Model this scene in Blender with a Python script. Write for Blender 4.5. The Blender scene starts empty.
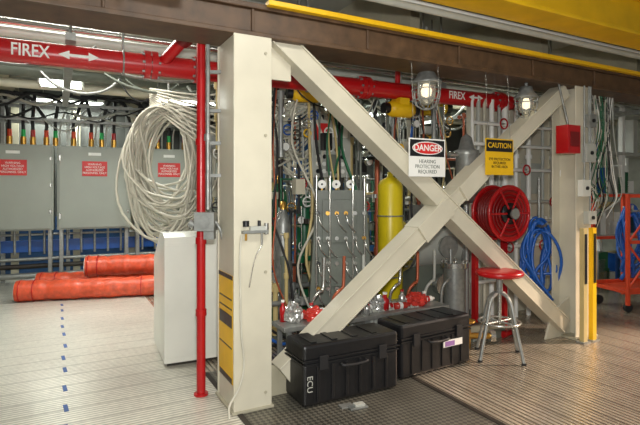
import bpy, math, random
from mathutils import Vector, Matrix, noise
random.seed(7)
sc=bpy.context.scene
try:
    sc.view_settings.view_transform='Standard'
except Exception: pass

# ---------------------------------------------------------------- materials
def lin(c):
    r=[]
    for v in c[:3]:
        v/=255.0
        r.append(v/12.92 if v<=0.04045 else ((v+0.055)/1.055)**2.4)
    return (r[0],r[1],r[2],1)
MATS={}
def mat(name,col,rough=0.5,metal=0.0,var=0.12,scale=6.0,emit=0,trans=0,bump=0.0):
    if name in MATS: return MATS[name]
    m=bpy.data.materials.new(name); m.use_nodes=True
    nt=m.node_tree; b=nt.nodes['Principled BSDF']
    c=lin(col)
    tc=nt.nodes.new('ShaderNodeTexCoord')
    nz=nt.nodes.new('ShaderNodeTexNoise'); nz.inputs['Scale'].default_value=scale; nz.inputs['Detail'].default_value=6
    nt.links.new(tc.outputs['Object'],nz.inputs['Vector'])
    cr=nt.nodes.new('ShaderNodeValToRGB')
    cr.color_ramp.elements[0].position=0.3; cr.color_ramp.elements[1].position=0.7
    cr.color_ramp.elements[0].color=tuple(x*(1-var) for x in c[:3])+(1,)
    cr.color_ramp.elements[1].color=tuple(min(1,x*(1+var*.6)) for x in c[:3])+(1,)
    nt.links.new(nz.outputs['Fac'],cr.inputs['Fac'])
    nt.links.new(cr.outputs['Color'],b.inputs['Base Color'])
    b.inputs['Roughness'].default_value=rough; b.inputs['Metallic'].default_value=metal
    if emit:
        b.inputs['Emission Color'].default_value=c; b.inputs['Emission Strength'].default_value=emit
    if trans: b.inputs['Transmission Weight'].default_value=trans
    if bump:
        bp=nt.nodes.new('ShaderNodeBump'); bp.inputs['Strength'].default_value=bump; bp.inputs['Distance'].default_value=0.01
        nt.links.new(nz.outputs['Fac'],bp.inputs['Height']); nt.links.new(bp.outputs['Normal'],b.inputs['Normal'])
    MATS[name]=m; return m

BEIGE=mat('beige_paint',(204,198,178),.34,0,.10,3)
BEIGE2=mat('beige_paint_dull',(170,164,142),.5,0,.15,4)
BROWN=mat('rusty_brown_paint',(84,62,42),.5,0,.4,9)
DKSTEEL=mat('dark_steel',(58,52,46),.5,.4,.3,8)
YEL=mat('crane_yellow',(232,184,18),.42,0,.12,4)
RED=mat('fire_red',(178,20,24),.3,0,.12,5)
DKRED=mat('deep_red',(120,14,16),.4,0,.1,5)
ORANGE=mat('orange_red_vinyl',(214,84,52),.38,0,.28,14,bump=.6)
WHITE=mat('white_paint',(236,236,230),.4,0,.04)
OFFW=mat('off_white_enamel',(226,226,216),.35,0,.05,3)
CREAM=mat('cream_cable',(196,192,176),.5,0,.15)
GREY=mat('cabinet_grey',(154,158,148),.42,0,.06,2)
MGREY=mat('mid_grey_paint',(104,110,100),.45,0,.2,6)
LGREY=mat('light_grey',(176,178,170),.4,0,.1)
STEEL=mat('stainless',(200,200,194),.22,.85,.1)
GALV=mat('galvanised',(150,152,148),.4,.5,.2,20)
BLACK=mat('black_plastic',(22,22,24),.4,0,.2,20,bump=.15)
RUBBER=mat('black_rubber',(26,26,28),.6,0,.2)
BLUE=mat('blue_hose',(34,92,176),.35,0,.15)
GREEN=mat('green_paint',(24,98,62),.35,0,.15)
LGREEN=mat('bright_green',(30,180,90),.4,0,.1)
YCYL=mat('yellow_tank_paint',(222,200,30),.35,0,.08)
BRASS=mat('brass',(196,150,70),.3,.8,.1)
COPPER=mat('copper_hose',(176,92,60),.4,.3,.2)
ORG=mat('frame_orange',(214,70,34),.45,0,.15)
CLEARY=mat('tan_plastic',(196,176,120),.4,0,.1)
LAMP=mat('fluorescent_tube',(240,248,240),.5,0,0,emit=9)
LAMPW=mat('warm_lamp',(255,236,200),.5,0,0,emit=2.0)
GLASS=mat('globe_glass',(225,225,215),.12,0,.02,trans=.75)
LENS=mat('label_purple',(150,110,170),.5)

# ---------------------------------------------------------------- builder
class B:
    def __init__(s,name,loc=(0,0,0),rz=0.0,bevel=0.0,parent=None):
        s.n=name;s.v=[];s.f=[];s.mi=[];s.sm=[];s.mats=[];s.loc=loc;s.rz=rz;s.bev=bevel;s.par=parent
    def m(s,mt):
        if mt not in s.mats: s.mats.append(mt)
        return s.mats.index(mt)
    def add(s,vs,fs,mt,smooth=False):
        o=len(s.v); s.v+= [tuple(v) for v in vs]; k=s.m(mt)
        for f in fs:
            s.f.append([i+o for i in f]); s.mi.append(k); s.sm.append(smooth)
    def box(s,c,d,mt,rot=None):
        c=Vector(c); R=rot if rot is not None else Matrix.Identity(3)
        vs=[]
        for x in(-.5,.5):
            for y in(-.5,.5):
                for z in(-.5,.5):
                    vs.append(c+R@Vector((x*d[0],y*d[1],z*d[2])))
        s.add(vs,[(0,1,3,2),(4,6,7,5),(0,4,5,1),(2,3,7,6),(0,2,6,4),(1,5,7,3)],mt)
    def bb(s,a,b,mt):
        s.box([(a[i]+b[i])/2 for i in range(3)],[abs(b[i]-a[i]) for i in range(3)],mt)
    def prism(s,poly,axis,a,b,mt):
        n=len(poly);vs=[]
        for t in(a,b):
            for p in poly:
                if axis=='x': vs.append((t,p[0],p[1]))
                elif axis=='y': vs.append((p[0],t,p[1]))
                else: vs.append((p[0],p[1],t))
        fs=[list(range(n)),list(range(2*n-1,n-1,-1))]
        for i in range(n):
            j=(i+1)%n; fs.append((i,i+n,j+n,j))
        s.add(vs,fs,mt)
    def tube(s,pts,r,mt,seg=10,closed=False,caps=True,sm=True):
        P=[Vector(p) for p in pts];n=len(P)
        rr=r if isinstance(r,(list,tuple)) else [r]*n
        T=[]
        for i in range(n):
            if closed: t=P[(i+1)%n]-P[i-1]
            else: t=P[min(i+1,n-1)]-P[max(i-1,0)]
            if t.length<1e-9: t=Vector((0,0,1))
            T.append(t.normalized())
        u=T[0].orthogonal().normalized(); vs=[]
        for i in range(n):
            u=(u-T[i]*u.dot(T[i]))
            if u.length<1e-6: u=T[i].orthogonal()
            u.normalize(); w=T[i].cross(u)
            for k in range(seg):
                a=2*math.pi*k/seg
                vs.append(P[i]+(u*math.cos(a)+w*math.sin(a))*rr[i])
        fs=[]
        for i in range(n if closed else n-1):
            i2=(i+1)%n
            for k in range(seg):
                k2=(k+1)%seg
                fs.append((i*seg+k,i*seg+k2,i2*seg+k2,i2*seg+k))
        s.add(vs,fs,mt,sm)
        if not closed and caps:
            s.add(vs[:seg],[list(range(seg-1,-1,-1))],mt); s.add(vs[-seg:],[list(range(seg))],mt)
    def cyl(s,a,b,r,mt,seg=20,r2=None):
        s.tube([a,b],[r,r if r2 is None else r2],mt,seg)
    def lathe(s,o,ax,prof,mt,seg=28):
        ax=Vector(ax).normalized(); o=Vector(o); u=ax.orthogonal().normalized(); w=ax.cross(u)
        vs=[];n=len(prof)
        for h,r in prof:
            for k in range(seg):
                a=2*math.pi*k/seg; vs.append(o+ax*h+(u*math.cos(a)+w*math.sin(a))*max(r,1e-4))
        fs=[]
        for i in range(n-1):
            for k in range(seg):
                k2=(k+1)%seg; fs.append((i*seg+k,i*seg+k2,(i+1)*seg+k2,(i+1)*seg+k))
        s.add(vs,fs,mt,True)
    def ring(s,c,ax,R,r,mt,n=32,seg=8,ry=None):
        ax=Vector(ax).normalized(); u=ax.orthogonal().normalized()
        if abs(ax.z)<.99: u=Vector((0,0,1))-ax*ax.z; u.normalize()
        w=ax.cross(u); c=Vector(c); ry=ry or R
        s.tube([c+u*math.cos(2*math.pi*i/n)*ry+w*math.sin(2*math.pi*i/n)*R for i in range(n)],r,mt,seg,closed=True)
    def done(s):
        me=bpy.data.meshes.new(s.n+'_mesh'); me.from_pydata(s.v,[],s.f)
        for mt in s.mats: me.materials.append(mt)
        for i,p in enumerate(me.polygons):
            p.material_index=s.mi[i]; p.use_smooth=s.sm[i]
        me.update()
        o=bpy.data.objects.new(s.n,me); sc.collection.objects.link(o)
        o.location=s.loc; o.rotation_euler=(0,0,s.rz)
        if s.par: o.parent=s.par
        if s.bev:
            md=o.modifiers.new('bevel','BEVEL'); md.width=s.bev; md.segments=2; md.limit_method='ANGLE'; md.angle_limit=math.radians(50)
            md.harden_normals=False
        return o
def smooth(pts,k=6,closed=False):
    P=[Vector(p) for p in pts]; n=len(P); out=[]
    R=range(n) if closed else range(n-1)
    for i in R:
        p0=P[(i-1)%n] if closed else P[max(i-1,0)]
        p1=P[i];p2=P[(i+1)%n]
        p3=P[(i+2)%n] if closed else P[min(i+2,n-1)]
        for j in range(k):
            t=j/k
            out.append(.5*((2*p1)+(p2-p0)*t+(2*p0-5*p1+4*p2-p3)*t*t+(3*p1-p0-3*p2+p3)*t**3))
    if not closed: out.append(P[-1])
    return out
def text(name,s,size,loc,mt,parent=None,rot=(math.pi/2,0,0),sx=1.0,ext=.0008,bold=0.0):
    cu=bpy.data.curves.new(name,'FONT'); cu.body=s; cu.size=size; cu.align_x='CENTER'; cu.align_y='CENTER'; cu.extrude=ext; cu.offset=bold
    cu.materials.append(mt)
    o=bpy.data.objects.new(name,cu); sc.collection.objects.link(o); o.location=loc; o.rotation_euler=rot; o.scale=(sx,1,1)
    if parent: o.parent=parent
    return o

A=math.radians(28)
SO=(-.55,3.7,0)      # structure frame origin: foot of the main column; local x runs along the truss, y into the room
def S(name,**k): return B(name,loc=SO,rz=A,**k)

# ---------------------------------------------------------------- floor materials
def ribmat(name,axis,c_hi,c_lo,pitch,joint,rough,metal,dirt=.35):
    m=bpy.data.materials.new(name); m.use_nodes=True; nt=m.node_tree; b=nt.nodes['Principled BSDF']
    N=nt.nodes.new; L=nt.links.new
    tc=N('ShaderNodeTexCoord'); sp=N('ShaderNodeSeparateXYZ'); L(tc.outputs['Object'],sp.inputs[0])
    co=sp.outputs[axis]
    def math_(op,a,bv=None,c=None):
        n=N('ShaderNodeMath'); n.operation=op
        for i,x in enumerate((a,bv,c)):
            if x is None: continue
            if isinstance(x,(int,float)): n.inputs[i].default_value=x
            else: L(x,n.inputs[i])
        return n.outputs[0]
    fr=math_('FRACT',math_('DIVIDE',co,pitch))
    tri=math_('ABSOLUTE',math_('SUBTRACT',fr,.5))
    rib=math_('SMOOTH_MIN',math_('MULTIPLY',tri,4.0),1.0,.3)
    fj=math_('FRACT',math_('DIVIDE',co,joint))
    jn=math_('GREATER_THAN',fj,.06)
    f=math_('MULTIPLY',rib,math_('MULTIPLY_ADD',jn,.5,.5))
    nz=N('ShaderNodeTexNoise'); nz.inputs['Scale'].default_value=1.6; nz.inputs['Detail'].default_value=8; nz.inputs['Roughness'].default_value=.65
    L(tc.outputs['Object'],nz.inputs['Vector'])
    nz2=N('ShaderNodeTexNoise'); nz2.inputs['Scale'].default_value=22; nz2.inputs['Detail'].default_value=6
    L(tc.outputs['Object'],nz2.inputs['Vector'])
    mx=N('ShaderNodeMix'); mx.data_type='RGBA'; mx.inputs[6].default_value=lin(c_lo); mx.inputs[7].default_value=lin(c_hi); L(f,mx.inputs[0])
    d=math_('MULTIPLY_ADD',nz.outputs['Fac'],dirt*2,1-dirt*1.0)
    d=math_('MULTIPLY',d,math_('MULTIPLY_ADD',nz2.outputs['Fac'],.5,.75))
    hs=N('ShaderNodeHueSaturation'); L(mx.outputs[2],hs.inputs['Color']); L(d,hs.inputs['Value'])
    L(hs.outputs['Color'],b.inputs['Base Color'])
    b.inputs['Roughness'].default_value=rough; b.inputs['Metallic'].default_value=metal
    bp=N('ShaderNodeBump'); bp.inputs['Strength'].default_value=.6; bp.inputs['Distance'].default_value=.004
    L(f,bp.inputs['Height']); L(bp.outputs['Normal'],b.inputs['Normal'])
    return m
FL=ribmat('ribbed_aluminium_deck',1,(222,219,206),(134,130,118),.036,.25,.3,.3,.24)
FR=ribmat('ribbed_steel_deck',0,(196,184,164),(74,64,54),.045,.27,.22,.55,.5)
def checker():
    m=bpy.data.materials.new('checker_plate'); m.use_nodes=True; nt=m.node_tree; b=nt.nodes['Principled BSDF']
    N=nt.nodes.new; L=nt.links.new
    tc=N('ShaderNodeTexCoord')
    mp=N('ShaderNodeMapping'); mp.inputs['Rotation'].default_value=(0,0,math.radians(45)); L(tc.outputs['Object'],mp.inputs[0])
    ck=N('ShaderNodeTexChecker'); ck.inputs['Scale'].default_value=36; L(mp.outputs[0],ck.inputs['Vector'])
    ck.inputs['Color1'].default_value=lin((84,82,74)); ck.inputs['Color2'].default_value=lin((130,126,114))
    nz=N('ShaderNodeTexNoise'); nz.inputs['Scale'].default_value=3; nz.inputs['Detail'].default_value=8; L(tc.outputs['Object'],nz.inputs['Vector'])
    hs=N('ShaderNodeHueSaturation'); L(ck.outputs['Color'],hs.inputs['Color'])
    mm=N('ShaderNodeMath'); mm.operation='MULTIPLY_ADD'; L(nz.outputs['Fac'],mm.inputs[0]); mm.inputs[1].default_value=1.2; mm.inputs[2].default_value=.3
    L(mm.outputs[0],hs.inputs['Value']); L(hs.outputs['Color'],b.inputs['Base Color'])
    b.inputs['Roughness'].default_value=.32; b.inputs['Metallic'].default_value=.45
    bp=N('ShaderNodeBump'); bp.inputs['Strength'].default_value=.5; bp.inputs['Distance'].default_value=.004; L(ck.outputs['Fac'],bp.inputs['Height']); L(bp.outputs['Normal'],b.inputs['Normal'])
    return m
CK=checker()

# ---------------------------------------------------------------- room shell (structure frame)
f=S('floor')
f.bb((-9,-6,-.1),(-.1,8,0),FL)
f.bb((-.1,-6,-.1),(1.42,.75,0),CK)
f.bb((-.1,.75,-.1),(1.42,8,0),FR)
f.bb((1.42,-6,-.1),(11,8,0),FR)
f.bb((1.40,-6,0),(1.44,.75,.006),DKSTEEL)
f.bb((-.13,-6,0),(-.09,.75,.006),DKSTEEL)
f.done()
WB=mat('wall_blue_paint',(34,82,132),.55,0,.3,2)
WG=mat('wall_grey_paint',(84,86,82),.6,0,.35,2)
w=S('wall_back'); w.bb((-9,7.0,0),(11,7.15,4.2),WG); w.bb((-9,6.97,0.0),(11,7.0,1.1),WB); w.bb((2.0,6.96,1.1),(5,6.99,3.4),WB)
for i in range(20): w.bb((-9+i,6.86,0),(-8.88+i,6.96,4.2),BEIGE2)
w.done()
w=S('wall_left'); w.bb((-9.15,-6,0),(-9,7.15,4.2),WG); w.done()
w=S('wall_right'); w.bb((11,-6,0),(11.15,7.15,4.2),mat('wall_pale',(186,188,176),.6)); w.done()
c=S('ceiling'); CE=mat('ceiling_panel',(160,160,152),.6,0,.25,1.5)
c.bb((-9,-6,3.9),(11,7.15,4.05),CE)
c.done()
c=S('ceiling_beam_grid')
for t in (-6,-4,-2,0,2,4,6,8): 
    c.bb((t-.06,.5,3.25),(t+.06,7,3.9),BEIGE2); c.bb((t-.13,.5,3.22),(t+.13,7,3.25),BEIGE2)
for v in (2.2,3.8,5.4): c.bb((-9,v-.05,3.3),(11,v+.05,3.9),LGREY)
c.done()

# ---------------------------------------------------------------- overhead beam
b=S('overhead_beam',bevel=.006)
b.bb((-7,-.14,2.72),(9,.24,2.755),BROWN)
b.bb((-7,-.12,2.755),(9,.2,2.92),BROWN)
b.bb((-7,-.15,2.92),(9,.24,2.96),BROWN)
b.bb((.1,-.20,2.945),(9,-.12,2.985),YEL)
for t in range(-6,9):
    b.bb((t-.01,-.14,2.755),(t+.01,-.12,2.92),BROWN)
b.done()
b=S('crane_rail_beam',bevel=.006)
b.bb((.6,-.66,3.16),(9,-.34,3.20),YEL); b.bb((.6,-.56,3.20),(9,-.46,3.56),YEL); b.bb((.6,-.66,3.56),(9,-.34,3.6),YEL)
b.bb((.6,-.52,3.6),(9,-.44,3.9),MGREY)
b.done()
b=S('overhead_conduit'); 
b.cyl((-6,-.20,2.90),(-.5,-.20,2.90),.03,LGREY); b.cyl((-6,-.27,2.97),(-.8,-.27,2.97),.022,GREEN)
b.cyl((-6,-.24,2.82),(-1.6,-.24,2.82),.016,GALV)
b.cyl((.8,-.28,3.12),(9,-.28,3.12),.03,LGREY); b.cyl((.8,-.2,3.2),(9,-.2,3.2),.02,WHITE)
for t in (-5,-3.5,-2,-.9): b.bb((t,-.3,2.86),(t+.04,-.12,2.875),GALV)
b.done()

# ---------------------------------------------------------------- main column
b=S('support_column',bevel=.004)
b.bb((-.15,-.15,0),(.14,-.13,2.72),BEIGE)
b.bb((-.15,.24,0),(.14,.26,2.72),BEIGE)
b.bb((-.142,-.13,0),(-.12,.24,2.72),BEIGE)
b.bb((.1,-.13,0),(.125,.24,2.72),BEIGE)
b.bb((-.165,-.165,0),(.155,.27,.02),BEIGE2)
for z in(.12,1.0,2.0,2.6): b.cyl((.09,-.152,z),(.09,-.158,z),.012,BEIGE2,8)
col=b.done()
b=S('column_hazard_placard')
b.bb((-.149,-.12,.20),(-.142,.22,.98),YEL)
b.bb((-.151,-.12,.95),(-.149,.22,.98),BLACK)
for z0,z1 in ((.80,.81),(.73,.74),(.60,.69),(.45,.46),(.20,.24)): b.bb((-.151,-.10,z0),(-.149,.20,z1),BLACK)
b.done()
# second column
b=S('support_column',bevel=.004)
T=3.78
b.bb((T-.13,-.15,0),(T+.13,-.135,2.72),BEIGE); b.bb((T-.13,.13,0),(T+.13,.145,2.72),BEIGE); b.bb((T-.012,-.14,0),(T+.012,.14,2.72),BEIGE)
b.bb((T-.18,-.2,0),(T+.18,.2,.022),BEIGE2)
b.done()
# cross bracing
def strut(b,p,q,wd,dp,mt,v0=0):
    p=Vector((p[0],v0,p[1]));q=Vector((q[0],v0,q[1])); d=(q-p); L=d.length; d.normalize()
    R=Matrix((d,Vector((0,1,0)),d.cross(Vector((0,1,0))))).transposed()
    c=(p+q)/2
    n=R@Vector((0,0,1))
    b.box(c,(L,dp,wd-.02),mt,R)
    b.box(c+n*(wd/2-.006),(L,dp+.03,.012),mt,R); b.box(c-n*(wd/2-.006),(L,dp+.03,.012),mt,R)
b=S('cross_brace',bevel=.003)
strut(b,(.22,2.78),(3.60,.13),.16,.16,BEIGE)
strut(b,(.28,.18),(1.88,1.42),.16,.15,BEIGE)
strut(b,(1.9,1.43),(3.62,2.69),.15,.145,BEIGE)
d=Vector((.78,0,.62)).normalized(); R=Matrix((d,Vector((0,1,0)),d.cross(Vector((0,1,0))))).transposed()
b.box((1.76,-.005,1.325),(.40,.2,.18),BEIGE,R)
b.box((2.22,-.005,1.67),(.34,.2,.17),BEIGE,R)
b.bb((.14,-.012,2.45),(.36,.012,2.72),BEIGE)
b.prism([(.14,.0),(.42,.0),(.36,.2),(.14,.26)],'y',.02,.044,BEIGE2)
b.prism([(3.35,.0),(3.75,.0),(3.75,.42),(3.45,.28)],'y',-.012,.012,BEIGE)
b.done()

# ---------------------------------------------------------------- fire main
fp=(-2.19,4.0,2.70)
PA=math.radians(26)
b=B('fire_main_pipe',loc=fp,rz=PA)
b.cyl((-2.5,0,0),(5.1,0,0),.092,RED,28)
for x in (.72,1.15,2.9,4.85):
    b.cyl((x,0,0),(x+.05,0,0),.12,RED,28)
    b.cyl((x+.06,0,0),(x+.11,0,0),.12,RED,28)
    for i in range(8):
        a=i*math.pi/4; b.cyl((x-.02,.104*math.cos(a),.104*math.sin(a)),(x+.13,.104*math.cos(a),.104*math.sin(a)),.012,GALV,6)
b.cyl((.85,0,0),(1.0,-.25,.17),.05,RED,16); b.cyl((1.0,-.25,.17),(1.03,-.3,.2),.07,DKRED,16)
b.cyl((3.4,0,.06),(3.4,0,.45),.03,RED)
for x in(-1.2,.55,2.3,3.75): b.ring((x,0,0),(1,0,0),.1,.008,GALV); b.cyl((x,0,.1),(x,0,1.2),.01,GALV)
b.tube(smooth([(5.1,0,0),(5.3,0,0),(5.4,0,-.08),(5.4,0,-.3)],6),.08,RED,20)
o=b.done()
text('pipe_label','FIREX',.135,(-.135,-.094,-.01),WHITE,o,sx=.78,bold=.002)
text('pipe_label','FIREX',.12,(4.17,-.094,.0),WHITE,o,sx=.8,bold=.002)
def arrow(b,x,z,L,y):
    b.prism([(x-L/2,z),(x-L/2+.08,z+.035),(x-L/2+.08,z+.01),(x+L/2-.08,z+.01),(x+L/2-.08,z+.035),(x+L/2,z),(x+L/2-.08,z-.035),(x+L/2-.08,z-.01),(x-L/2+.08,z-.01),(x-L/2+.08,z-.035)],'y',y,y+.004,WHITE)
b=B('flow_arrow',parent=o); arrow(b,.21,-.01,.30,-.097); arrow(b,4.46,.0,.22,-.097); b.done()

# red standpipe + conduit
b=B('fire_standpipe',loc=(-.93,3.85,0))
b.cyl((0,0,0),(0,0,2.86),.034,RED,20); b.cyl((0,0,0),(0,0,.015),.055,RED,20)
for z in(.62,1.18,1.95): b.cyl((0,0,z),(0,0,z+.05),.042,RED,20)
b.tube(smooth([(0,0,2.84),(0,.03,2.92),(0.0,.12,2.95),(0,.4,2.95)],5),.034,RED,16)
b.done()
b=B('electrical_conduit',loc=(-.865,3.80,0))
b.cyl((0,0,1.45),(0,0,2.8),.017,GALV,14); b.cyl((0,0,1.98),(0,0,2.03),.03,GALV)
b.bb((-.03,-.02,1.22),(.05,.06,1.42),GALV)
b.box((-.01,-.04,1.36),(.15,.10,.14),GALV); b.cyl((-.09,-.05,1.33),(-.13,-.05,1.35),.03,GALV); b.cyl((-.01,-.10,1.36),(-.01,-.09,1.36),.045,GALV)
b.tube(smooth([(.06,-.02,1.36),(.10,-.03,1.3),(.12,0,1.2)],5),.012,GALV)
for z in(1.7,1.95,2.2,2.5): b.bb((-.02,.0,z),(.12,.03,z+.025),GALV)
b.done()
# valve station on column
b=S('valve_station')
y=-.15
b.box((0,y-.025,1.30),(.19,.05,.02),GALV); b.box((.02,y-.03,1.32),(.12,.03,.04),LGREY)
b.cyl((-.07,y-.03,1.34),(-.07,y-.03,1.38),.024,BLACK,14); b.cyl((.03,y-.03,1.34),(.03,y-.03,1.38),.012,BLACK,10)
b.cyl((.085,y-.03,1.28),(.085,y-.03,1.36),.018,STEEL,10)
b.cyl((-.07,y-.03,1.31),(-.07,y-.03,1.24),.009,BRASS); b.cyl((.05,y-.03,1.31),(.05,y-.03,1.2),.008,STEEL)
b.tube(smooth([(-.1,y-.02,1.28),(-.11,y-.015,1.1),(-.10,y-.015,.6),(-.08,y-.015,.35),(-.12,y-.03,.2),(-.2,y-.06,.1),(-.22,y-.12,.035)],6),.008,CREAM,8)
b.tube(smooth([(.05,y-.03,1.2),(.0,y-.02,1.1),(-.04,y-.015,.9)],6),.004,STEEL,6)
b.done()

# ---------------------------------------------------------------- equipment cases
def case(x,y,rz,w,dp,h,lab=False,strap=False):
    b=B('equipment_case',loc=(x,y,0),rz=rz,bevel=.022)
    hz=h*.72
    b.bb((0,0,0.01),(w,dp,hz-.006),BLACK); b.bb((0,0,hz+.006),(w,dp,h),BLACK); b.bb((.012,.012,.02),(w-.012,dp-.012,h-.02),RUBBER)
    o=b.done()
    b=B('case_hardware',parent=o,bevel=.003)
    for k in range(6):
        xx=.12+k*(w-.24)/5
        b.bb((xx-.012,-.010,.04),(xx+.012,.0,hz-.03),BLACK)
    b.bb((-.004,-.008,hz-.02),(w+.004,dp+.004,hz-.008),BLACK)
    b.bb((-.004,-.008,hz+.008),(w+.004,dp+.004,hz+.02),BLACK)
    for xx in(.16,w-.16): b.bb((xx-.035,-.022,hz-.06),(xx+.035,-.004,hz+.045),RUBBER)
    b.tube(smooth([(w/2-.11,-.005,hz-.045),(w/2-.1,-.035,hz-.05),(w/2,-.04,hz-.055),(w/2+.1,-.035,hz-.05),(w/2+.11,-.005,hz-.045)],4),.012,RUBBER,8)
    for k in range(4): b.bb((.08+k*(w-.2)/3.6,.04,h),(.10+k*(w-.2)/3.6+.03,dp-.04,h+.008),BLACK)
    for xx in(.08,w-.08):
        for yy in(.05,dp-.05): b.cyl((xx,yy,0),(xx,yy,.02),.02,RUBBER,10)
    if lab:
        b.bb((w-.36,-.014,.20),(w-.12,-.0105,.26),WHITE); b.bb((w-.34,-.0155,.205),(w-.22,-.014,.25),LENS)
    b.done()
    if strap: text('stencil','ECU',.065,(.045,-.012,.18),LGREY,o,rot=(math.pi/2,math.radians(90),0))
case(-.12,3.58,math.radians(28),.85,.33,.46,False,True)
case(.68,4.12,math.radians(32),.84,.33,.46,True)

# ---------------------------------------------------------------- white enclosure
b=B('white_equipment_enclosure',loc=(-1.40,4.43,0),rz=math.radians(25),bevel=.012)
b.prism([(0,.03),(0,1.17),(.12,1.2),(.3,1.2),(.80,.90),(.80,.03)],'x',0,.54,OFFW)
b.bb((.03,.03,0),(.49,.75,.04),DKSTEEL)
b.bb((.02,-.006,.08),(.52,0,1.1),OFFW)
b.done()

# ---------------------------------------------------------------- rolled tarps
def roll(name,x,y,z,L,r,rz,tilt=0):
    b=B(name,loc=(x,y,z),rz=rz)
    pts=[];rr=[]
    n=40
    for i in range(n+1):
        t=i/n; pts.append((t*L,.012*math.sin(7*t),t*tilt)); rr.append(r*(1+.04*math.sin(t*23)+.03*math.sin(t*51)+.03*math.sin(t*83)))
    b.tube(pts,rr,ORANGE,22,caps=False)
    for x0 in(0.0,L):
        sp=[]
        for i in range(60):
            a=i*.33; q=r*.95*(1-i/75); sp.append((x0,q*math.cos(a),q*math.sin(a)+(tilt if x0 else 0)))
        b.tube(sp,.008,WHITE if x0==0 else ORANGE,5)
        b.cyl((x0+(.01 if x0==0 else -.02),0,(tilt if x0 else 0)),(x0+(.02 if x0==0 else -.01),0,(tilt if x0 else 0)),r*.97,DKRED,22)
    for t in(.03,.12,.85): b.ring((t*L,0,t*tilt),(1,0,0),r*1.05,.008,RED,24,5)
    return b.done()
roll('rolled_tarp',-4.35,7.05,.15,2.0,.145,math.radians(14))
roll('rolled_tarp',-4.45,7.75,.15,2.3,.14,math.radians(14))
roll('rolled_tarp',-3.62,7.60,.42,1.5,.155,math.radians(16),0)

# ---------------------------------------------------------------- electrical cabinets
CA=math.radians(25)
CO=(-5.27,8.0,0)
edges=[(-1.6,-.40),(-.35,.83),(.88,2.05),(2.12,3.32),(3.38,4.5)]
RS=mat('sign_red',(206,34,34),.45)
for i,(a,c2) in enumerate(edges):
    b=B('electrical_cabinet',loc=CO,rz=CA,bevel=.008)
    b.bb((a,0.02,.92),(c2,.4,2.36),GREY); b.bb((a+.03,-.012,.95),(c2-.03,.02,2.33),GREY)
    for z in(1.1,2.1): b.bb((a+.03,-.03,z),(a+.06,-.01,z+.1),STEEL)
    for z in(1.2,1.65,2.1): b.bb((c2-.06,-.03,z),(c2-.03,-.01,z+.06),STEEL)
    for xx in(a+.06,c2-.06):
        b.bb((xx-.03,.1,0),(xx+.03,.16,.92),GALV); b.bb((xx-.03,.3,0),(xx+.03,.36,.92),GALV)
    for k in range(5): xx=a+.15+k*(c2-a-.3)/4; b.cyl((xx,.2,.92),(xx,.2,.5),.02,GALV,10); 
    m=(a+c2)/2
    b.bb((m-.2,-.02,1.84),(m+.2,-.012,2.10),RS)
    o=b.done()
    text('warning_text','WARNING\nHIGH VOLTAGE\nAUTHORIZED\nPERSONNEL ONLY',.05,(m,-.022,1.97),WHITE,o,sx=.9)
    b=B('nameplate',parent=o); b.bb((m-.1,-.02,2.2),(m+.1,-.012,2.25),WHITE); b.done()
b=B('cabinet_support_rack',loc=CO,rz=CA)
b.bb((-2,.42,.52),(5,.5,.72),BLUE); 
for z,mt,r in((.42,GALV,.03),(.3,DKSTEEL,.04),(.84,GALV,.02),(.14,GALV,.05)): b.cyl((-2,.22,z),(4.6,.22,z),r,mt)
for t in range(-2,5): b.bb((t,.5,0),(t+.06,.56,3.2),GALV)
for z in(2.75,3.02): b.bb((-2,.35,z),(5,.4,z+.05),GALV); b.bb((-2,-.1,z),(5,-.05,z+.05),GALV)
for k in range(24): b.bb((-2+k*.3,-.08,2.76),(-1.96+k*.3,.38,2.78),GALV)
b.done()
b=B('power_cable_bundle',loc=CO,rz=CA)
colr=[ORG,LGREEN,ORG,ORG,LGREEN,RED]
x=-1.3;k=0
while x<4.2:
    off=random.uniform(-.25,.25)
    b.cyl((x,.18,2.36),(x,.18,2.50),.045,BRASS,10)
    b.cyl((x,.18,2.50),(x,.18,2.62),.034,colr[k%6],10)
    b.tube(smooth([(x,.18,2.6),(x,.15,2.78),(x+off*.5,.05,2.95),(x+off,.0,3.12),(x+off*2.2,-.1,3.2),(x+off*3+.3,-.1,3.16)],5),.028,RUBBER,8)
    if random.random()<.5: b.tube(smooth([(x+.07,.14,2.36),(x+.08,.1,2.7),(x+.2,.05,3.0),(x+.5,.0,3.1)],5),.014,LGREY,6)
    x+=random.choice([.14,.17,.2,.28]); k+=1
for k in range(12):
    z0=2.85+random.uniform(-.05,.3); x0=-1.6+k*.45
    b.tube(smooth([(x0,-.12,z0),(x0+.35,-.18,z0-random.uniform(.05,.25)),(x0+.8,-.15,z0+.05),(x0+1.3,-.12,z0-.08),(x0+1.7,-.1,z0+.1)],5),random.choice([.012,.02,.026]),random.choice([RUBBER,RUBBER,LGREY,CREAM]),6)
b.done()
b=S('overhead_pipe_rack')
for v,z,r,mt in((1.6,3.0,.05,LGREY),(1.9,3.08,.035,GALV),(2.4,2.95,.06,BEIGE2),(2.8,3.1,.04,STEEL),(3.2,3.0,.07,MGREY),(3.6,3.1,.03,LGREY),(4.3,3.05,.06,BEIGE),(1.2,2.97,.03,STEEL)):
    b.cyl((-8,v,z),(9,v,z),r,mt,14)
for t in (-5,-3.2,-1.2,.9,2.8,4.8,7): 
    b.bb((t,1.0,2.83),(t+.08,4.6,2.89),GALV)
    for v in (1.05,4.5): b.cyl((t+.04,v,2.85),(t+.04,v,3.9),.012,GALV,8)
b.done()
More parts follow.
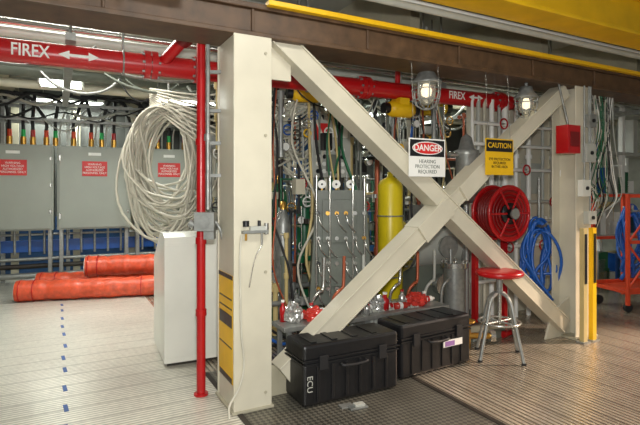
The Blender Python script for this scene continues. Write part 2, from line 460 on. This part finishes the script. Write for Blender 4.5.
# draped cables below the pipe rack
b=S('draped_cable_bundle'); rnd=random.Random(77)
for k in range(40):
    t=rnd.uniform(-4.5,3.2); v=rnd.uniform(1.0,2.6); z=2.84; L=rnd.uniform(.4,1.4); s_=rnd.uniform(.06,.5 if t>0 else .25)
    b.tube(smooth([(t,v,z),(t+L*.2,v-.02,z-s_*.7),(t+L*.5,v-.03,z-s_),(t+L*.8,v,z-s_*.7),(t+L,v,z)],5),rnd.choice([.008,.012,.016]),rnd.choice([RUBBER,RUBBER,LGREY,CREAM,MGREY,GALV]),6)
b.done()
# fluorescent fixtures
def fluo(x,y,z,L,rz,e=50,wd=.09):
    b=B('fluorescent_light',loc=(x,y,z),rz=rz)
    b.bb((-L/2,-wd,.02),(L/2,wd,.08),WHITE)
    n=2 if wd<.12 else 4
    for j in range(n): 
        yy=-wd*.6+j*wd*1.2/(n-1); b.cyl((-L/2+.03,yy,0),(L/2-.03,yy,0),.022,LAMP,10)
    b.bb((-L/2,-wd,-.03),(-L/2+.02,wd,.03),WHITE); b.bb((L/2-.02,-wd,-.03),(L/2,wd,.03),WHITE)
    for xx in(-L/3,L/3): b.cyl((xx,0,.08),(xx,0,3.9-z),.008,GALV,6)
    b.done()
    ld=bpy.data.lights.new('fluorescent_glow','AREA'); ld.shape='RECTANGLE'; ld.size=L; ld.size_y=.2; ld.energy=e; ld.color=(.95,1,.93)
    lo=bpy.data.objects.new('fluorescent_glow',ld); sc.collection.objects.link(lo); lo.location=(x,y,z-.05); lo.rotation_euler=(0,0,rz)
fluo(-3.25,6.2,2.93,.5,CA,40,.2)
fluo(-1.9,6.9,2.82,.9,CA,50)
fluo(0.0,7.2,2.86,1.2,CA,36)
fluo(2.6,7.6,3.0,1.2,CA,36)
fluo(-4.6,9.0,3.2,1.2,CA,50); fluo(3.9,8.8,3.0,1.2,CA,60); fluo(5.6,6.9,2.95,1.2,CA,100)
fluo(1.0,9.2,3.0,1.2,CA,45)

# ---------------------------------------------------------------- coiled cable
def coil(name,c,rx,rz,n,r,mt,seed,dep=.16,hang=None,lo=.72):
    rnd=random.Random(seed); b=B(name,loc=c)
    for i in range(n):
        a0=rnd.uniform(-.4,.4); sx=rx*rnd.uniform(lo,1.1); sz=rz*rnd.uniform(lo,1.08); ox=rnd.uniform(-.15,.15)*rx; top=rz*.95+rnd.uniform(-.1,.05); yy=rnd.uniform(-dep,dep); ph=rnd.uniform(0,6); w1=rnd.uniform(.02,.05)
        pts=[]
        for k in range(30):
            t=2*math.pi*k/30
            px=sx*math.sin(t)+ox+w1*math.sin(3*t+ph); pz=sz*math.cos(t)+(top-sz)+w1*.6*math.cos(4*t+ph)
            ca,sa=math.cos(a0*.6),math.sin(a0*.6)
            dz=pz-top
            pts.append((px*ca-dz*sa*.6,yy+.05*math.sin(2*t+ph),top+dz*ca+px*sa))
        b.tube(pts,r,mt,6,closed=True)
    if hang:
        b.cyl((0,0,rz*.9),(0,0,hang),.015,GALV); b.tube(smooth([(0,-.2,rz*.98),(0,-.1,rz*.88),(0,.1,rz*.88),(0,.2,rz*.98)],4),.015,GALV)
    return b.done()
coil('coiled_cable',(-1.72,5.6,1.84),.43,.72,40,.0145,CREAM,3,hang=1.0,lo=.6)
coil('coiled_cable',(-.22,5.9,2.2),.30,.5,14,.012,CREAM,5,hang=.7,lo=.6)
b=B('cable_drop'); 
for i in range(10):
    b.tube(smooth([(-1.9,5.5,2.55+i*.02),(-1.3,5.4,2.1+i*.06),(-.8,5.6,1.8+i*.1),(-.3,5.8,2.0+i*.06),(.05,6.0,2.5+i*.04)],6),.012,CREAM,6)
b.done()

# ---------------------------------------------------------------- signs
b=S('danger_sign')
x,z,w2,h2=1.625,1.885,.41,.335; y0=-.13
b.bb((x-w2/2,y0-.004,z-h2/2),(x+w2/2,y0,z+h2/2),WHITE)
b.bb((x-w2/2+.012,y0-.006,z+.01),(x+w2/2-.012,y0-.004,z+h2/2-.012),BLACK)
el=[(x+.17*math.cos(a*math.pi/16),z+.083+.058*math.sin(a*math.pi/16)) for a in range(32)]
b.prism(el,'y',y0-.0085,y0-.006,WHITE)
el=[(x+.16*math.cos(a*math.pi/16),z+.083+.05*math.sin(a*math.pi/16)) for a in range(32)]
b.prism(el,'y',y0-.010,y0-.0085,RS)
for xx in(-.15,.15): b.cyl((x+xx,y0,z+h2/2-.02),(x+xx,-.1,2.72),.002,STEEL,6)
o=b.done()
text('sign_heading','DANGER',.078,(x,y0-.0115,z+.083),WHITE,o,bold=.0015)
text('sign_text','HEARING\nPROTECTION\nREQUIRED',.045,(x,y0-.006,z-.08),MGREY,o)
b=S('caution_sign')
x,z,w2,h2=2.52,1.92,.38,.35; y0=-.13
b.bb((x-w2/2,y0-.004,z-h2/2),(x+w2/2,y0,z+h2/2),YEL)
b.bb((x-w2/2+.012,y0-.006,z+.05),(x+w2/2-.012,y0-.004,z+h2/2-.012),BLACK)
for xx in(-.15,.15): b.cyl((x+xx,y0,z+h2/2-.02),(x+xx,-.1,2.72),.002,STEEL,6)
o=b.done()
text('sign_heading','CAUTION',.07,(x,y0-.007,z+.108),YEL,o,bold=.001)
text('sign_text','EYE PROTECTION\nREQUIRED\nIN THIS AREA',.036,(x,y0-.006,z-.06),BLACK,o)

# ---------------------------------------------------------------- explosion-proof lamps
def exlamp(x,y,zt,s=1.0):
    b=B('caged_globe_lamp',loc=(x,y,zt))
    b.cyl((0,0,-.02),(0,0,.4),.018,GALV,10)
    b.lathe((0,0,0),(0,0,-1),[(0,.02),(0,.07*s),(.04*s,.08*s),(.08*s,.10*s),(.13*s,.145*s),(.145*s,.145*s),(.145*s,.08*s)],GALV)
    b.lathe((0,0,-.14*s),(0,0,-1),[(0,.085*s),(.08*s,.092*s),(.15*s,.08*s),(.2*s,.04*s),(.21*s,0)],GLASS)
    b.lathe((0,0,-.15*s),(0,0,-1),[(0,.02*s),(.06*s,.035*s),(.1*s,.03*s),(.12*s,0)],LAMPW,14)
    for k in range(8):
        a=k*math.pi/4; ca,sa=math.cos(a),math.sin(a)
        b.tube([(.135*s*ca,.135*s*sa,-.14*s),(.13*s*ca,.13*s*sa,-.26*s),(.1*s*ca,.1*s*sa,-.35*s),(.04*s*ca,.04*s*sa,-.385*s)],.006,GALV,6)
    for zz,rr in((-.2,.134),(-.3,.118),(-.385,.04)): b.ring((0,0,zz*s),(0,0,1),rr*s,.006,GALV,24,6)
    b.done()
exlamp(1.02,4.72,2.76,1.0); exlamp(2.16,5.16,2.68,.85)

# ---------------------------------------------------------------- hose reel
b=B('hose_reel',loc=(2.04,5.55,1.34),rz=math.radians(26))
ax=(0,1,0)
for yy in(-.12,.12):
    b.ring((0,yy,0),ax,.30,.018,RED,40,8); 
    b.lathe((0,yy,0),ax,[(0,.295),(.004,.2),(.02,.19),(.02,.1)],RED,36)
    b.lathe((0,yy-.02,0),ax,[(0,.06),(0,.12),(.03,.12)],BLACK,24)
    for k in range(6):
        a=k*math.pi/3; b.tube([(.06*math.cos(a),yy-.02,.06*math.sin(a)),(.29*math.cos(a),yy-.01,.29*math.sin(a))],.014,RED,6)
    for k in range(3): b.ring((0,yy-.005,0),ax,.16+k*.045,.012,DKRED,32,5)
for k in range(6): b.ring((0,-.09+.036*k,0),ax,.25,.02,DKRED,32,6)
b.cyl((0,-.2,0),(0,.2,0),.045,BLACK,16); b.cyl((0,-.21,0),(0,-.19,0),.06,GALV,16)
b.bb((-.25,.14,-1.34),(-.2,.2,.1),RED); b.bb((.2,.14,-1.34),(.25,.2,.1),RED); b.bb((-.25,.14,-.03),(.25,.2,.03),RED)
b.done()

coil('blue_hose_coil',(2.50,5.62,.84),.13,.40,9,.017,BLUE,11,.08,hang=.9,lo=.8)
# ---------------------------------------------------------------- stool
b=B('shop_stool',loc=(1.72,4.72,0),rz=.35)
b.lathe((0,0,.775),(0,0,1),[(0,0),(0,.19),(.012,.215),(.03,.222),(.05,.215),(.056,.19),(.05,.0)],RED,36)
b.cyl((0,0,.32),(0,0,.775),.018,STEEL,12); b.cyl((0,0,.62),(0,0,.77),.03,GALV,12)
for k in range(4):
    a=k*math.pi/2+.2; ca,sa=math.cos(a),math.sin(a)
    b.tube(smooth([(.02*ca,.02*sa,.62),(.12*ca,.12*sa,.55),(.19*ca,.19*sa,.3),(.27*ca,.27*sa,.01)],5),.016,GALV,8)
    b.cyl((.27*ca,.27*sa,0),(.27*ca,.27*sa,.02),.022,RUBBER,10)
    b.cyl((0,0,.34),(.185*ca,.185*sa,.34),.01,GALV,8)
b.ring((0,0,.34),(0,0,1),.19,.011,STEEL,32,8)
b.done()

# ---------------------------------------------------------------- process equipment
for (x,y,h) in ((-.5,6.0,1.5),(-.2,6.3,1.4),(-.42,5.6,1.2)):
    b=B('gas_cylinder',loc=(x,y,0))
    b.lathe((0,0,0),(0,0,1),[(0,0),(0,.09),(.02,.1),(h,.1),(h+.08,.085),(h+.14,.045),(h+.18,.03),(h+.2,.03)],GREEN if y>5.8 else GALV); b.lathe((0,0,h+.18),(0,0,1),[(0,.035),(.08,.035),(.1,0)],BRASS); b.done()
b=B('yellow_accumulator_tank',loc=(.82,5.75,0))
b.lathe((0,0,.25),(0,0,1),[(0,0),(0,.12),(.06,.145),(1.4,.145),(1.46,.12),(1.5,.04),(1.56,.03),(1.56,0)],YCYL)
b.bb((-.14,-.14,0),(.14,.14,.27),GALV)
for z in(.6,1.3): b.ring((0,0,z),(0,0,1),.15,.008,GALV)
b.done()
b=B('hydraulic_manifold_panel',loc=(.22,5.15,0),rz=math.radians(4),bevel=.006)
b.prism([(-.33,.40),(.34,.40),(.26,1.60),(-.26,1.60)],'y',0,.28,MGREY)
for xx in(-.3,.25): b.bb((xx,.05,0),(xx+.06,.2,.45),MGREY)
b.bb((-.2,-.03,1.05),(.16,0,1.5),MGREY); b.bb((-.24,-.04,.60),(.2,0,.9),MGREY)
rnd=random.Random(4)
for i in range(6):
    for j in range(4):
        xx=-.24+i*.095; zz=.58+j*.26
        b.cyl((xx,0,zz),(xx,-.06,zz),.022,rnd.choice([STEEL,BRASS,STEEL,BLACK]),8)
        if rnd.random()<.8: b.tube(smooth([(xx,-.05,zz),(xx,-.1,zz-.03),(xx+.03,-.11,zz-.12),(xx+.1,-.06,zz-.2)],4),.010,STEEL,6)
for xx in(-.26,-.12,.12,.24): b.cyl((xx,-.04,.5),(xx,-.04,1.75),.012,STEEL,8)
for xx in(-.2,-.05,.1): b.cyl((xx,-.0,1.66),(xx,.05,1.66),.045,WHITE,18); b.cyl((xx,-.003,1.66),(xx,0,1.66),.012,BLACK,10); b.cyl((xx,.02,1.59),(xx,.02,1.62),.01,BRASS,8)
b.done()
b=B('pump_skid',loc=(.58,4.92,0),rz=CA,bevel=.005)
b.bb((-.8,-.2,0),(1.5,.1,.1),MGREY); b.bb((-.8,-.2,.1),(1.5,-.16,.16),BEIGE2)
b.cyl((-.2,-.02,.34),(.4,-.02,.34),.14,LGREY,24); b.cyl((-.26,-.02,.34),(-.2,-.02,.34),.17,GALV,24); b.cyl((.4,-.02,.34),(.7,-.02,.34),.06,STEEL)
b.bb((-.15,-.1,.1),(.35,.08,.24),GALV)
b.cyl((1.05,.1,0),(1.05,.1,.75),.12,GALV,24); b.cyl((1.05,.1,.75),(1.05,.1,.8),.15,STEEL,24)
for k in range(8): 
    a=k*math.pi/4; b.cyl((1.05+.13*math.cos(a),.1+.13*math.sin(a),.8),(1.05+.13*math.cos(a),.1+.13*math.sin(a),.83),.012,STEEL,6)
for k in range(10): b.ring((-.15+k*.055,-.02,.34),(1,0,0),.15,.005,GALV,24,5)
for k in range(8):
    x0=-.7+k*.22
    b.tube(smooth([(x0,.06,.1),(x0,.06,.5),(x0+.06,.04,.62),(x0+.12,.06,.66),(x0+.14,.08,.95)],5),.016,[STEEL,COPPER,LGREY,GALV][k%4],8)
b.done()
def crumple(name,x,y,z,sx,sy,sz,mt,seed,rz=0):
    import bmesh
    bm=bmesh.new(); bmesh.ops.create_icosphere(bm,subdivisions=4,radius=1)
    for v in bm.verts:
        n=noise.noise(v.co*2.2+Vector((seed,0,0)))*.35+abs(noise.noise(v.co*5+Vector((0,seed,0))))*.22
        v.co*=1+n-.1; v.co.x*=sx; v.co.y*=sy; v.co.z*=sz
        if v.co.z<-sz*.7: v.co.z=-sz*.7
    me=bpy.data.meshes.new(name); bm.to_mesh(me); bm.free(); me.materials.append(mt)
    o=bpy.data.objects.new(name,me); sc.collection.objects.link(o); o.location=(x,y,z+sz*.7); o.rotation_euler=(0,0,rz)
PL=mat('red_shrink_plastic',(206,60,50),.2,0,.5,9); SP=mat('silver_foil',(206,206,202),.22,.7,.2,9)
b=B('work_platform',loc=(.1,4.50,0),rz=math.radians(28),bevel=.004)
b.bb((-.5,-.08,.38),(1.35,.2,.42),GALV)
for xx in(-.46,1.28):
    for yy in(-.06,.14): b.bb((xx,yy,0),(xx+.04,yy+.04,.38),GALV)
o=b.done()
# bottles and wrapped parts on the platform
b=B('wrapped_bottle_pile',loc=(.1,4.50,.42),rz=math.radians(28)); rnd=random.Random(15)
for k in range(20):
    t=-.42+k*.088; v=rnd.uniform(-.03,.14); r=rnd.uniform(.028,.045); L=rnd.uniform(.10,.2); a=rnd.uniform(-.7,.7); mt=[RED,WHITE,PL,SP,WHITE,PL][k%6]
    if k%3==0:
        b.lathe((t,v,0),(0,0,1),[(0,0),(0,r),(L*.7,r),(L*.82,r*.5),(L,r*.45),(L,0)],mt,14); b.lathe((t,v,L),(0,0,1),[(0,r*.55),(.02,r*.55),(.02,0)],RED if mt!=RED else WHITE,12)
    else:
        ux,uy=math.cos(a),math.sin(a)*.4
        b.lathe((t-ux*L/2,v-uy*L/2,r),(ux,uy,0),[(0,0),(0,r),(L*.75,r),(L*.85,r*.5),(L,r*.45),(L,0)],mt,14); b.cyl((t-ux*L*.2,v-uy*L*.2,r),(t,v,r),r*1.04,WHITE if mt in(RED,PL) else RED,14)
b.done()
crumple('red_plastic_bag',-.05,4.47,.42,.10,.07,.07,PL,1,.3); crumple('red_plastic_bag',.98,5.02,.42,.12,.08,.08,PL,5,.5)
crumple('foil_bundle',-.24,4.40,.42,.08,.06,.11,SP,18,.2); crumple('foil_bundle',.55,4.82,.42,.09,.06,.09,SP,22,.2)
b=S('loose_pipe_fittings')
for (t,v,r,L,mt) in((.35,.45,.035,.2,STEEL),(.3,.3,.03,.12,LGREY),(2.2,.25,.03,.25,BRASS),(2.35,.35,.04,.12,STEEL),(2.6,.3,.025,.3,LGREY),(2.9,.4,.05,.1,STEEL),(3.0,.25,.03,.22,RED),(2.45,.5,.04,.2,WHITE)):
    b.cyl((t,v,r),(t+L,v+.05,r),r,mt,14); b.cyl((t,v,r*1.3),(t+.03,v,r*1.3),r*1.3,mt,8)
b.done()
b=B('compressor_unit',loc=(1.35,5.9,0),rz=CA)
b.bb((-.45,-.25,0),(.55,.4,.12),MGREY)
b.cyl((-.4,.05,.95),(.4,.05,.95),.27,LGREY,32); b.cyl((-.44,.05,.95),(-.4,.05,.95),.30,STEEL,32); b.cyl((.4,.05,.95),(.44,.05,.95),.30,STEEL,32)
b.bb((-.3,-.1,.12),(.3,.2,.75),MGREY); b.bb((-.2,-.2,1.2),(.2,.2,1.42),GALV)
for k in range(12): 
    a=k*math.pi/6; b.cyl((-.46,.05+.26*math.cos(a),.95+.26*math.sin(a)),(-.43,.05+.26*math.cos(a),.95+.26*math.sin(a)),.014,GALV,6)
b.cyl((0,-.22,.5),(0,-.12,.5),.12,STEEL,24); b.cyl((.3,-.2,.4),(.3,-.2,.9),.03,STEEL)
b.cyl((0,-.28,.95),(0,-.2,.95),.1,STEEL,24); b.cyl((0,-.30,.95),(0,-.28,.95),.13,GALV,24)
b.done()
b=B('filter_housing',loc=(1.68,5.65,0),rz=CA)
b.lathe((0,0,1.45),(0,0,1),[(0,0),(0,.06),(.05,.12),(.5,.12),(.55,.14),(.6,.14),(.62,.09),(.75,.06),(.8,0)],GALV)
b.cyl((0,0,0),(0,0,1.5),.03,GALV); b.bb((-.12,-.12,0),(.12,.12,.02),GALV); b.cyl((-.25,0,2.0),(.3,0,2.0),.03,STEEL)
b.done()
b=B('instrument_panel',loc=(.02,5.75,0),rz=CA,bevel=.004)
b.bb((-.12,0,1.75),(.38,.1,2.42),LGREY); b.bb((-.1,-.01,2.18),(.10,0,2.38),RS); b.bb((.14,-.01,2.22),(.34,0,2.36),WHITE)
for i in range(5):
    for j in range(4): b.cyl((-.05+i*.08,-.015,1.82+j*.085),(-.05+i*.08,0,1.82+j*.085),.026,WHITE if (i+j)%3 else BLACK,12)
for xx in(-.1,.33): b.bb((xx,.03,0),(xx+.04,.07,1.75),GALV)
b.done()
def hoist(x,y,z,rz,s=1.5):
    b=B('chain_hoist',loc=(x,y,z),rz=rz,bevel=0)
    b.lathe((-.13*s,0,0),(1,0,0),[(0,0),(0,.05*s),(.04*s,.07*s),(.22*s,.07*s),(.26*s,.05*s),(.26*s,0)],YEL,20); b.cyl((.13*s,0,0),(.18*s,0,0),.045*s,BLACK,20); b.cyl((-.18*s,0,0),(-.13*s,0,0),.045*s,BLACK,20)
    b.bb((-.05*s,-.06*s,-.02),(.05*s,.06*s,.09*s),YEL); b.cyl((0,0,.1),(0,0,3.88-z),.012,GALV,8); b.cyl((0,0,-.06*s),(0,0,-.4),.006,STEEL,6)
    b.ring((0,0,-.43),(0,1,0),.04,.01,YEL,16,6); b.ring((0,0,.18),(0,1,0),.04,.01,GALV,16,6)
    b.done()
hoist(-.14,5.45,2.66,.3,1.3); hoist(.90,5.5,2.50,.5,1.3); hoist(1.5,6.6,2.7,.2)

# dense process tubing
b=S('process_tubing')
rnd=random.Random(21)
cm=[STEEL,STEEL,LGREY,GALV,GALV,COPPER,CLEARY,MGREY,GREEN,BEIGE,BEIGE2,MGREY,RUBBER,GALV,DKSTEEL]
for i in range(280):
    t=rnd.uniform(.15,3.5); v=rnd.uniform(1.2,3.0); z=rnd.choice([0,.1,.4,.8,1.4,2.0]); 
    r=rnd.choice([.008,.01,.012,.016,.02,.03]); mt=rnd.choice(cm)
    pts=[(t,v,z)]
    for k in range(rnd.randint(2,5)):
        p=list(pts[-1]); ax=rnd.choice([0,2,2,1]); 
        if ax==2: p[2]=min(2.8,p[2]+rnd.uniform(.25,.9))
        elif ax==0: p[0]=min(3.6,max(.1,p[0]+rnd.uniform(-.6,.6)))
        else: p[1]=min(3.1,max(1.15,p[1]+rnd.uniform(-.3,.3)))
        pts.append(tuple(p))
    for a,c2 in zip(pts,pts[1:]):
        b.cyl(a,c2,r,mt,8); b.cyl(Vector(c2)-Vector((0,0,r*1.4)),Vector(c2)+Vector((0,0,r*1.4)),r*1.5,mt,8)
for i in range(150):
    t=rnd.uniform(.15,3.5); v=rnd.uniform(1.2,2.2); z=rnd.uniform(.2,2.65); mt=rnd.choice([RED,BLUE,BLACK,BRASS,STEEL,STEEL,WHITE])
    k=rnd.random()
    if k<.3: b.ring((t,v,z),(0,1,0),.055,.009,mt,18,6); b.cyl((t,v,z),(t,v+.12,z),.012,STEEL,8); b.cyl((t-.05,v,z),(t+.05,v,z),.006,mt,6)
    elif k<.6: b.cyl((t,v,z),(t,v+.04,z),.05,STEEL,18); b.cyl((t,v-.002,z),(t,v,z),.043,WHITE,18)
    else: b.box((t,v,z),(rnd.uniform(.06,.2),.1,rnd.uniform(.08,.25)),rnd.choice([LGREY,MGREY,GALV,BEIGE,BLACK,MGREY]))
for t in (.3,1.2,2.1,3.0): b.bb((t,2.3,0),(t+.05,2.35,3.0),GALV)
for z in(.5,1.1,1.7,2.3): b.bb((.1,2.32,z),(3.6,2.36,z+.05),GALV)
b.done()
b=S('air_hoses')
for i in range(24):
    t=rnd.uniform(.2,3.2); mt=rnd.choice([COPPER,GREEN,BLUE,RUBBER,RUBBER,RUBBER,CLEARY,LGREY,COPPER,CREAM]); q=lambda: rnd.uniform(-.14,.14)
    b.tube(smooth([(t,1.35,2.7),(t+q(),1.3,2.1),(t+q(),1.2+q(),1.4),(t+q(),1.2,.8),(t+q(),1.15,.3),(t+.2,1.1,.04),(t+.45,1.15,.03)],6),rnd.choice([.01,.013,.016]),mt,8)
b.done()

# ---------------------------------------------------------------- right-hand wall with services
b=S('service_bulkhead',bevel=.003)
b.bb((3.35,1.0,0),(4.75,1.06,2.72),BEIGE); b.bb((3.3,.9,0),(3.36,1.1,2.72),BEIGE)
b.bb((4.72,.9,0),(4.78,1.1,2.72),BEIGE)
b.done()
b=S('gauge_panel',bevel=.003)
b.bb((3.98,.30,1.15),(4.50,.36,2.45),WHITE); b.bb((4.0,.31,0),(4.05,.36,1.15),LGREY); b.bb((4.43,.31,0),(4.48,.36,1.15),LGREY)
for i in range(3):
    for j in range(5):
        x,z=4.08+i*.16,1.3+j*.25
        if (i+j)%3==2: b.bb((x-.05,.25,z-.07),(x+.05,.30,z+.07),GALV)
        else: b.cyl((x,.265,z),(x,.30,z),.055,BLACK,18); b.cyl((x,.262,z),(x,.265,z),.045,WHITE,18); b.box((x,.261,z+.012),(.006,.002,.03),RED)
for x in(4.04,4.2,4.36): b.cyl((x,.28,1.1),(x,.28,2.6),.010,STEEL,8)
b.done()
b=S('alarm_box',bevel=.003); b.bb((3.34,-.28,1.98),(3.54,-.14,2.27),RED); b.bb((3.37,-.29,2.05),(3.51,-.28,2.2),DKRED); b.cyl((3.44,-.21,2.27),(3.44,-.1,2.72),.012,GALV); b.bb((3.5,-.16,2.1),(3.7,-.145,2.14),GALV); b.done()
b=S('wall_junction_box',bevel=.003)
for (t,z,w3,h3,mt) in((3.7,2.1,.2,.28,LGREY),(4.1,2.3,.16,.2,WHITE),(3.75,1.6,.25,.3,OFFW),(4.3,1.75,.25,.4,LGREY),(3.65,1.1,.2,.22,OFFW),(4.4,1.1,.22,.3,WHITE),(4.0,.7,.3,.3,LGREY),(3.5,1.9,.14,.2,GALV),(3.48,1.35,.14,.2,LGREY)):
    b.bb((t-w3/2,.85,z-h3/2),(t+w3/2,1.0,z+h3/2),mt)
b.done()
b=S('column_control_box',bevel=.003)
for (t,z,w3,h3,mt) in((3.83,2.0,.16,.2,LGREY),(3.75,1.62,.14,.18,OFFW),(3.85,1.3,.14,.14,LGREY),(3.86,2.35,.12,.14,GALV)):
    b.bb((t-w3/2,-.21,z-h3/2),(t+w3/2,-.15,z+h3/2),mt); b.cyl((t,-.225,z),(t,-.21,z),.02,BLACK,12); b.cyl((t,-.18,z+h3/2),(t,-.18,2.72),.01,GALV,8)
b.done()
b=S('wall_piping')
for k,(t,r,mt) in enumerate([(3.42,.03,WHITE),(3.55,.02,LGREY),(3.85,.025,WHITE),(4.08,.03,WHITE),(4.35,.02,LGREY),(4.55,.03,WHITE),(3.2,.025,LGREY),(3.1,.018,WHITE),(3.3,.02,BEIGE),(3.65,.04,WHITE)]):
    b.cyl((t,.8,0),(t,.8,2.7),r,mt,12)
    for z in(.5,1.2,2.0): b.cyl((t,.8,z),(t,.8,z+.05),r*1.5,mt,12)
for z,mt in((.5,WHITE),(.9,WHITE),(1.2,LGREY),(1.45,LGREY),(1.85,WHITE),(2.15,WHITE),(2.4,WHITE)): b.cyl((3.1,.76,z),(4.6,.76,z),.022,mt,12)
for t,z in((3.3,1.45),(3.6,.9),(3.9,1.85),(3.5,2.4),(4.2,.9),(4.4,1.45)): b.ring((t,.68,z),(0,1,0),.06,.01,RED,18,6); b.cyl((t,.68,z),(t,.76,z),.01,STEEL)
b.done()
b=S('hazard_marked_post')
for k in range(2):
    x0=3.58+k*.15
    b.bb((x0,-.29,0.0),(x0+.06,-.24,1.2),YEL if k else CLEARY)
    b.bb((x0+.015,-.298,.62),(x0+.045,-.29,1.14),BLACK)
    b.bb((x0-.03,-.31,0),(x0+.09,-.22,.015),GALV)
b.done()
b=B('orange_hose_cart',loc=(4.0,6.4,0),rz=math.radians(12))
for xx in(0,.5,1.1):
    for yy in(0,.6): b.bb((xx-.02,yy-.02,.1),(xx+.02,yy+.02,1.55),ORG)
for z in(.28,.9,1.5):
    for yy in(0,.6): b.bb((0,yy-.02,z),(1.1,yy+.02,z+.04),ORG)
b.bb((0,0,.24),(1.1,.6,.28),ORG)
b.cyl((0,0,.3),(.5,0,.9),.014,ORG); b.cyl((.5,0,.3),(0,0,.9),.014,ORG); b.cyl((0,0,.9),(.5,0,1.5),.014,ORG)
b.cyl((.5,0,.3),(1.1,0,.9),.014,ORG)
for xx in(.05,1.05):
    for yy in(.05,.55): b.cyl((xx,yy-.02,.06),(xx,yy+.02,.06),.06,RUBBER,16)
o=b.done()
coil('blue_hose_coil',(4.22,6.65,.95),.13,.42,8,.018,BLUE,31,.06,hang=.45,lo=.8)
# storage rack on the right
b=S('storage_rack')
for t in (5.7,6.5,7.3,8.1):
    b.bb((t,1.5,0),(t+.07,1.57,3.2),WHITE); b.bb((t,1.9,0),(t+.07,1.97,3.2),WHITE)
for z in(.8,1.5,2.2,2.9): b.bb((5.7,1.5,z),(8.2,1.97,z+.05),LGREY)
rnd=random.Random(9)
for i in range(60):
    t=rnd.uniform(5.75,7.8); z=rnd.choice([.85,1.55,2.25,0.0]); h3=rnd.uniform(.2,.6); w3=rnd.uniform(.1,.3)
    b.bb((t,1.52,z),(t+w3,1.8,z+h3),rnd.choice([GREEN,WHITE,LGREY,BLUE,CLEARY,LGREY,WHITE,WHITE]))
b.done()
b=S('hanging_wire_bundle')
for i in range(46):
    t=3.95+rnd.uniform(0,.8); 
    b.tube(smooth([(t,.1,2.75),(t+rnd.uniform(-.1,.1),.1,2.3),(t+rnd.uniform(-.2,.2),.12,1.8),(t+rnd.uniform(-.2,.2),.12,1.5),(t+rnd.uniform(-.1,.1),.2,rnd.uniform(1.1,1.7))],5),.006,rnd.choice([WHITE,LGREY,RUBBER,CREAM,GREEN,RUBBER]),5)
b.done()

# floor markings & bits
b=B('floor_tape_marks')
BT=mat('blue_tape',(60,92,150),.5)
for i in range(13):
    y=3.25+i*.36+ (.05 if i%3==0 else 0); xx=-1.66-(y-3.25)*.535+random.uniform(-.015,.015)
    b.box((xx,y,.002),(.03,.13,.003),BT,Matrix.Rotation(math.radians(32),3,'Z'))
b.done()
b=B('floor_bracket_plate',loc=(.28,3.62,0),rz=.4,bevel=.002); b.bb((-.07,-.03,0),(.07,.05,.012),GALV); b.bb((-.03,-.02,.012),(.05,.03,.03),LGREY); b.bb((-.12,.02,0),(-.02,.09,.008),GALV); b.done()
b=B('brass_floor_valve',loc=(1.5,5.0,0))
b.cyl((0,0,0),(0,0,.25),.03,BRASS); b.ring((0,0,.27),(0,0,1),.07,.012,BRASS,20,8); b.cyl((-.07,0,.27),(.07,0,.27),.008,BRASS); b.cyl((-.2,0,.12),(.25,0,.12),.03,BRASS); b.cyl((.22,0,.12),(.27,0,.12),.06,STEEL); b.done()
b=S('floor_pipe_run')
for v,r in((.95,.025),(1.05,.02)): b.cyl((1.0,v,.03),(3.4,v,.03),r,LGREY,10)
b.done()

# ---------------------------------------------------------------- lights
def area(name,loc,rot,sx,sy,e,col=(1,1,1)):
    ld=bpy.data.lights.new(name,'AREA'); ld.shape='RECTANGLE'; ld.size=sx; ld.size_y=sy; ld.energy=e; ld.color=col
    o=bpy.data.objects.new(name,ld); sc.collection.objects.link(o); o.location=loc; o.rotation_euler=rot
area('left_bay_light',(-3.2,4.6,3.6),(0,0,CA),2.5,.6,190,(1,.99,.92))
area('front_bay_light',(.6,2.0,3.7),(math.radians(10),0,CA),2.0,.6,55,(1,.97,.9))
ld=bpy.data.lights.new('camera_flash','AREA'); ld.size=.12; ld.energy=115; ld.color=(1,.99,.96)
o=bpy.data.objects.new('camera_flash',ld); sc.collection.objects.link(o); o.location=(.05,-.05,1.85); o.rotation_euler=(math.radians(88),0,0)
ld=bpy.data.lights.new('warm_floor_spot','SPOT'); ld.energy=1900; ld.spot_size=math.radians(46); ld.spot_blend=.6; ld.color=(1,.78,.62); ld.shadow_soft_size=.15  # added warm spot for the sunlit glow on the right deck; no doorway is modelled
o=bpy.data.objects.new('warm_floor_spot',ld); sc.collection.objects.link(o); o.location=(6.2,5.2,3.2)
d=Vector((3.0,4.2,0))-o.location; o.rotation_euler=d.to_track_quat('-Z','Y').to_euler()
wd=bpy.data.worlds.new('world'); sc.world=wd; wd.use_nodes=True; wd.node_tree.nodes['Background'].inputs[0].default_value=(.82,.82,.78,1); wd.node_tree.nodes['Background'].inputs[1].default_value=.34

# ---------------------------------------------------------------- camera
cd=bpy.data.cameras.new('camera'); cam=bpy.data.objects.new('camera',cd); sc.collection.objects.link(cam)
cam.location=(0,0,1.6); cam.rotation_euler=(math.radians(90),0,0); cd.sensor_width=36; cd.lens=27.7; cd.shift_y=-22.5/640; cd.clip_start=.05
sc.camera=cam
